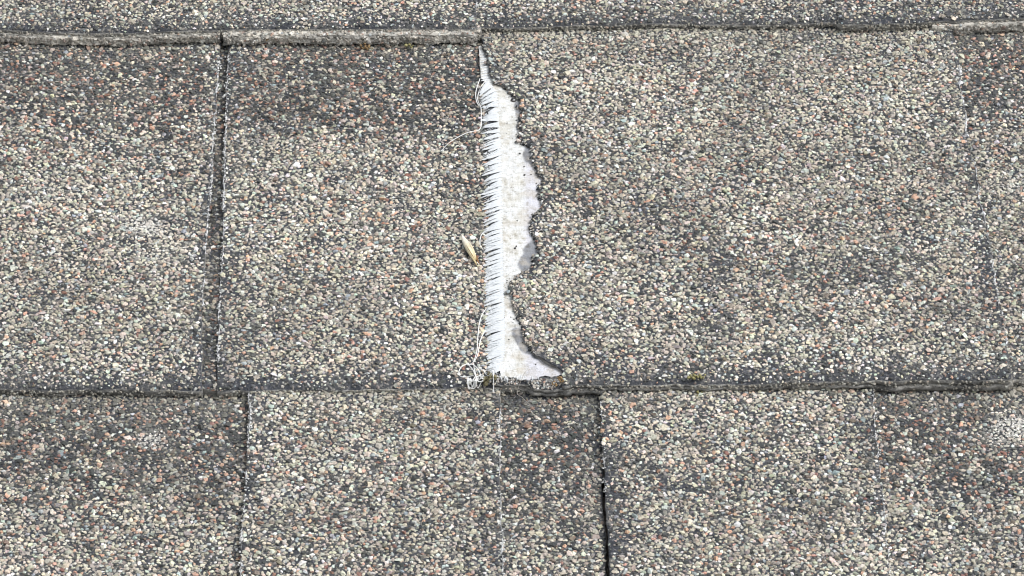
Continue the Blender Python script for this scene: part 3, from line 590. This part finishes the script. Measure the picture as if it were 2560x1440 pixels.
# ------------------------------------------------------------------ loose threads
def surf_at(u, vv, dz):
    z = 2.0
    for _ in range(3):
        p = P(u, vv, z); X = np.array([p[0]]); Y = np.array([p[1]])
        if p[1] > float(mid_c.rim(X)[0]):
            z = float(mid_c.low(X, Y)[0]) + (T_TAB if p[0] > float(e1208(Y)[0]) else 0) + dz
        else:
            tabz = (float(b615(Y)[0]) < p[0] < float(b1250(Y)[0])) or (float(b1505(Y)[0]) < p[0] < float(b2190(Y)[0]))
            z = float(bot_c.low(X, Y)[0]) + (T_TAB if tabz else 0) + dz
    return np.array([p[0], p[1], z])
def smooth_path(P_, n):
    P_ = np.array(P_, float); out = []
    Q = np.concatenate([[2 * P_[0] - P_[1]], P_, [2 * P_[-1] - P_[-2]]])
    for i in range(1, len(Q) - 2):
        for t_ in np.linspace(0, 1, n, endpoint=False):
            a, b_, c_, d_ = Q[i - 1:i + 3]
            out.append(.5 * (2 * b_ + (c_ - a) * t_ + (2 * a - 5 * b_ + 4 * c_ - d_) * t_ ** 2 + (3 * b_ - a - 3 * c_ + d_) * t_ ** 3))
    out.append(P_[-1]); return np.array(out)
def tube(paths, rad):
    "one mesh of thin six sided threads"
    Vs, Fs, off = [], [], 0
    for pts in paths:
        d = np.gradient(pts, axis=0); d /= np.linalg.norm(d, axis=1, keepdims=True) + 1e-9
        s = np.cross(d, np.array([0, 0, 1.])); s /= np.linalg.norm(s, axis=1, keepdims=True) + 1e-9; u_ = np.cross(s, d); n = len(pts)
        tp = (rad * (1 - .5 * np.linspace(0, 1, n) ** 4))[:, None]
        for k in range(6): Vs.append(pts + tp * (s * math.cos(k * math.pi / 3) + u_ * math.sin(k * math.pi / 3)))
        i = np.arange(n - 1)
        for k in range(6):
            a, b_ = off + k * n, off + (k + 1) % 6 * n; Fs.append(np.stack([a + i, a + i + 1, b_ + i + 1, b_ + i], 1))
        off += 6 * n
    return np.concatenate(Vs), np.concatenate(Fs)
def thread(label, px_paths, rad, dz=.9, m=m_thread, name='loose_thread', group='loose fibreglass threads beside the torn strip', cat='thread'):
    paths = [smooth_path([surf_at(u, vv, dz + random.uniform(-.15, .35)) for u, vv in pp], 7) for pp in px_paths]
    V, F = tube(paths, rad); o = link(name, mesh_np(name, V, F, None, True), None, m); top_level(o, label, cat, group)
thread('long white thread from the strip\'s narrow top, trailing down and away to the left', [[(1200, 196), (1191, 223), (1189, 240), (1192, 255), (1197, 264), (1202, 268), (1203, 285), (1203, 305), (1202, 318), (1195, 326), (1180, 329), (1165, 333), (1145, 343), (1128, 353), (1115, 364), (1103, 378)]], .115)
thread('small curved thread looping beside the uppermost fringe of the strip', [[(1214, 202), (1204, 214), (1197, 230), (1194, 245), (1197, 258), (1202, 265)]], .10)
thread('short bowed thread arching out of the fringe beside the straw husk', [[(1222, 578), (1212, 581), (1204, 586), (1200, 600), (1201, 614), (1209, 626)]], .115)
thread('pair of long threads running from the lower fringe down to the tangle', [[(1228, 762), (1216, 772), (1206, 785), (1199, 805), (1195, 835), (1193, 868), (1189, 890), (1183, 905), (1176, 912)], [(1214, 825), (1203, 845), (1197, 870), (1193, 890), (1184, 906)]], .115)
def circ(cu, cv, a, b_, a0=0., n=12, turn=1.0): return [(cu + a * math.cos(a0 + turn * 2 * math.pi * k / n), cv + b_ * math.sin(a0 + turn * 2 * math.pi * k / n)) for k in range(n + 1)]
thread('tangled curl of white threads at the bottom left of the torn strip', [
    [(1176, 912), (1165, 911), (1153, 918), (1147, 930), (1150, 940), (1160, 943), (1172, 941), (1184, 939)], [(1176, 910), (1186, 914), (1196, 924), (1201, 938), (1200, 946)],
    [(1170, 911), (1181, 923), (1188, 938), (1192, 950)], [(1184, 908), (1186, 925), (1191, 942), (1196, 955)],
    circ(1181, 961, 10.5, 10), circ(1183, 960, 7.5, 7.5, 1), circ(1180, 962, 12, 12, 2, turn=.8), circ(1200, 947, 10, 7, .5), circ(1196, 950, 12, 9, 2, turn=1.2), circ(1203, 946, 8, 9, 3, turn=.7),
    [(1188, 940), (1195, 952), (1188, 965), (1178, 972)], [(1215, 947), (1205, 953), (1196, 958), (1193, 968)]], .12, .7)
thread('short forked thread between the lowest fringe and the tangle', [[(1200, 922), (1211, 926), (1220, 925), (1228, 921)], [(1207, 924), (1213, 933), (1222, 939), (1232, 943)], [(1228, 921), (1238, 925), (1243, 936)]], .09)
thread('short straight thread hanging over the shingle edge under the strip', [[(1233, 950), (1233.5, 962), (1234, 972), (1235, 983)]], .12, 1.2)
thread('fine forked hair of fibre hanging over the shadowed hollow', [[(1326, 956), (1312, 966), (1293, 980), (1305, 993), (1318, 1006), (1332, 1018)]], .055, 1.4, m_hair)
thread('single fine hair below the thick backing edge, left of the strip', [[(838, 113), (848, 121), (864, 134)]], .06, .9, m_hair)
hp = []
for _ in range(46):
    u0, v0 = random.choice([(random.uniform(0, 2560), random.uniform(985, 1430)), (random.uniform(0, 1190), random.uniform(130, 940)), (random.uniform(1420, 2560), random.uniform(120, 930))]); a = random.uniform(0, 3.14); L = random.uniform(10, 26); bnd_ = random.uniform(-.8, .8)
    hp.append(smooth_path([surf_at(u0 + L * f * math.cos(a + bnd_ * f), v0 + .6 * L * f * math.sin(a + bnd_ * f), .75) for f in (0, .35, .7, 1)], 4))
V, F = tube(hp, .035); o = link('fine_hairs', mesh_np('fine_hairs', V, F, None, True), None, m_hair); top_level(o, 'fine pale web fibres caught here and there among the granules', 'fibres', kind='stuff')

# ------------------------------------------------------------------ the straw husk
husk = bpy.data.objects.new('seed_husk', None); col.objects.link(husk)
top_level(husk, 'slender dried seed husk, cream above and straw yellow below, lying left of the fringe', 'seed husk')
def pod(px, widths, hgt, dz, colf=None, m=m_husk, name='bract'):
    pts = smooth_path([surf_at(u, vv, dz) for u, vv in px], 6); n = len(pts); wd = np.interp(np.linspace(0, 1, n), np.linspace(0, 1, len(widths)), widths)
    d = np.gradient(pts, axis=0); d /= np.linalg.norm(d, axis=1, keepdims=True); s = np.cross(d, [0, 0, 1.]); s /= np.linalg.norm(s, axis=1, keepdims=True); K = 10; Vs, Cs = [], []
    for k in range(K):
        a = 2 * math.pi * k / K; Vs.append(pts + s * (wd * math.cos(a))[:, None] + np.array([0, 0, 1.]) * (wd * hgt * math.sin(a))[:, None])
    V = np.concatenate(Vs); i = np.arange(n - 1); F = np.concatenate([np.stack([k * n + i, k * n + i + 1, (k + 1) % K * n + i + 1, (k + 1) % K * n + i], 1) for k in range(K)])
    C = None
    if colf: C = np.tile(colf(np.linspace(0, 1, n)), (K, 1))
    return link(name, mesh_np(name, V, F, C, True), husk, m)
cream = lambda f: np.stack([np.interp(f, [0, .35, .6, 1], [.80, .76, .74, .66]), np.interp(f, [0, .35, .6, 1], [.76, .72, .68, .54]), np.interp(f, [0, .35, .6, 1], [.70, .62, .46, .28])], 1)
cream2 = lambda f: cream(f) * .82
pod([(1154, 586), (1160, 600), (1170, 620), (1180, 640), (1192, 662)], [.12, .55, .75, .68, .42, .08], .8, 1.25, cream)
pod([(1156, 590), (1166, 604), (1177, 620), (1186, 640), (1190, 650)], [.10, .5, .66, .58, .34, .06], .8, 1.0, cream2)
pod([(1186, 636), (1192, 648), (1198, 660)], [.25, .5, .3, .08], .7, .55, None, m_brown, 'brown_tip')
pod([(1192, 655), (1199, 664), (1203, 674)], [.14, .10, .04], .8, .85, cream, m_husk, 'stalk')
pod([(1166, 614), (1174, 627), (1182, 640), (1189, 653)], [.03, .09, .08, .03], 1., 1.98, None, m_brown, 'crease')

# ------------------------------------------------------------------ lichens
def lichen(label, blobs, m, name='lichen', cat='lichen', group='lichens and moss on the shingle edges', pt=None):
    Vs, Fs, off = [], [], 0
    for p, s in blobs:
        for _ in range(9):
            tv, tf = TPL[random.randrange(28)]; q = np.array([random.gauss(0, s * .38), random.gauss(0, s * .30), random.gauss(.1, s * .18)])
            V = tv * s * random.uniform(.16, .42) * np.array([1, 1, .7]) + p + q; Vs.append(V); Fs.append(tf + off); off += len(tv)
    o = link(name, mesh_np(name, np.concatenate(Vs), np.concatenate(Fs), None, True), None, m); top_level(o, label, cat, group); return o
def rimp(u, vv, z): return P(u, vv, z) + np.array([0, -.35, 0])
lichen('orange lichen clump at the bottom right corner of the torn strip', [(surf_at(1400, 946, .2), 1.3), (surf_at(1406, 953, .1), .9), (surf_at(1386, 961, -.4), 1.1)], m_orange)
lichen('tiny orange lichen dot on the thick dusty edge near the joint', [(P(668, 97, 1.6) + np.array([0, -.2, 0]), 1.5)], m_orange)
lichen('small brown orange lichen at the foot of the thick edge\'s middle', [(P(908, 117, .9) + np.array([0, -.3, 0]), 1.5), (P(922, 117, .9) + np.array([0, -.3, 0]), 1.3)], m_orange)
lichen('small yellow lichen dot with pale crust on the thick edge, toward the strip', [(P(1018, 112, 1.) + np.array([0, -.3, 0]), 1.5)], m_yellow)
lichen('yellow green lichen tucked under the lower shingle edge, on the right tab', [(surf_at(1727, 966, .35), 1.5), (surf_at(1738, 960, .4), 1.3), (surf_at(1752, 963, .4), 1.2), (surf_at(1757, 976, .3), 1.0), (surf_at(1743, 984, .3), 1.0)], m_yellow)
lichen('olive moss speck between the thread tangle and the strip', [(surf_at(1222, 950, .2), 2.2), (surf_at(1232, 944, .2), 1.6), (surf_at(1214, 955, .1), 1.6)], m_moss, 'moss', 'moss')
lichen('tiny yellow lichen on the top shingle rim near the left border', [(P(116, 75, 3.6) + np.array([0, -.2, 0]), 1.1)], m_yellow)
# pale crust on the thick edge
cb = lichen('smooth pale crust stain on the thick edge just right of the joint', [(P(u, v_, 1.9) + np.array([0, -.1, 0]), s) for u, v_, s in ((620, 92, 1.4), (630, 95, 1.6), (641, 97, 1.7), (652, 98, 1.4), (612, 98, 1.1), (636, 103, 1.2), (626, 100, 1.3), (648, 92, 1.2))], m_white, 'pale_crust', 'crust', None)
print('tris', sum(len(o.data.polygons) for o in bpy.data.objects if o.type == 'MESH'), 'objs', len(bpy.data.objects))
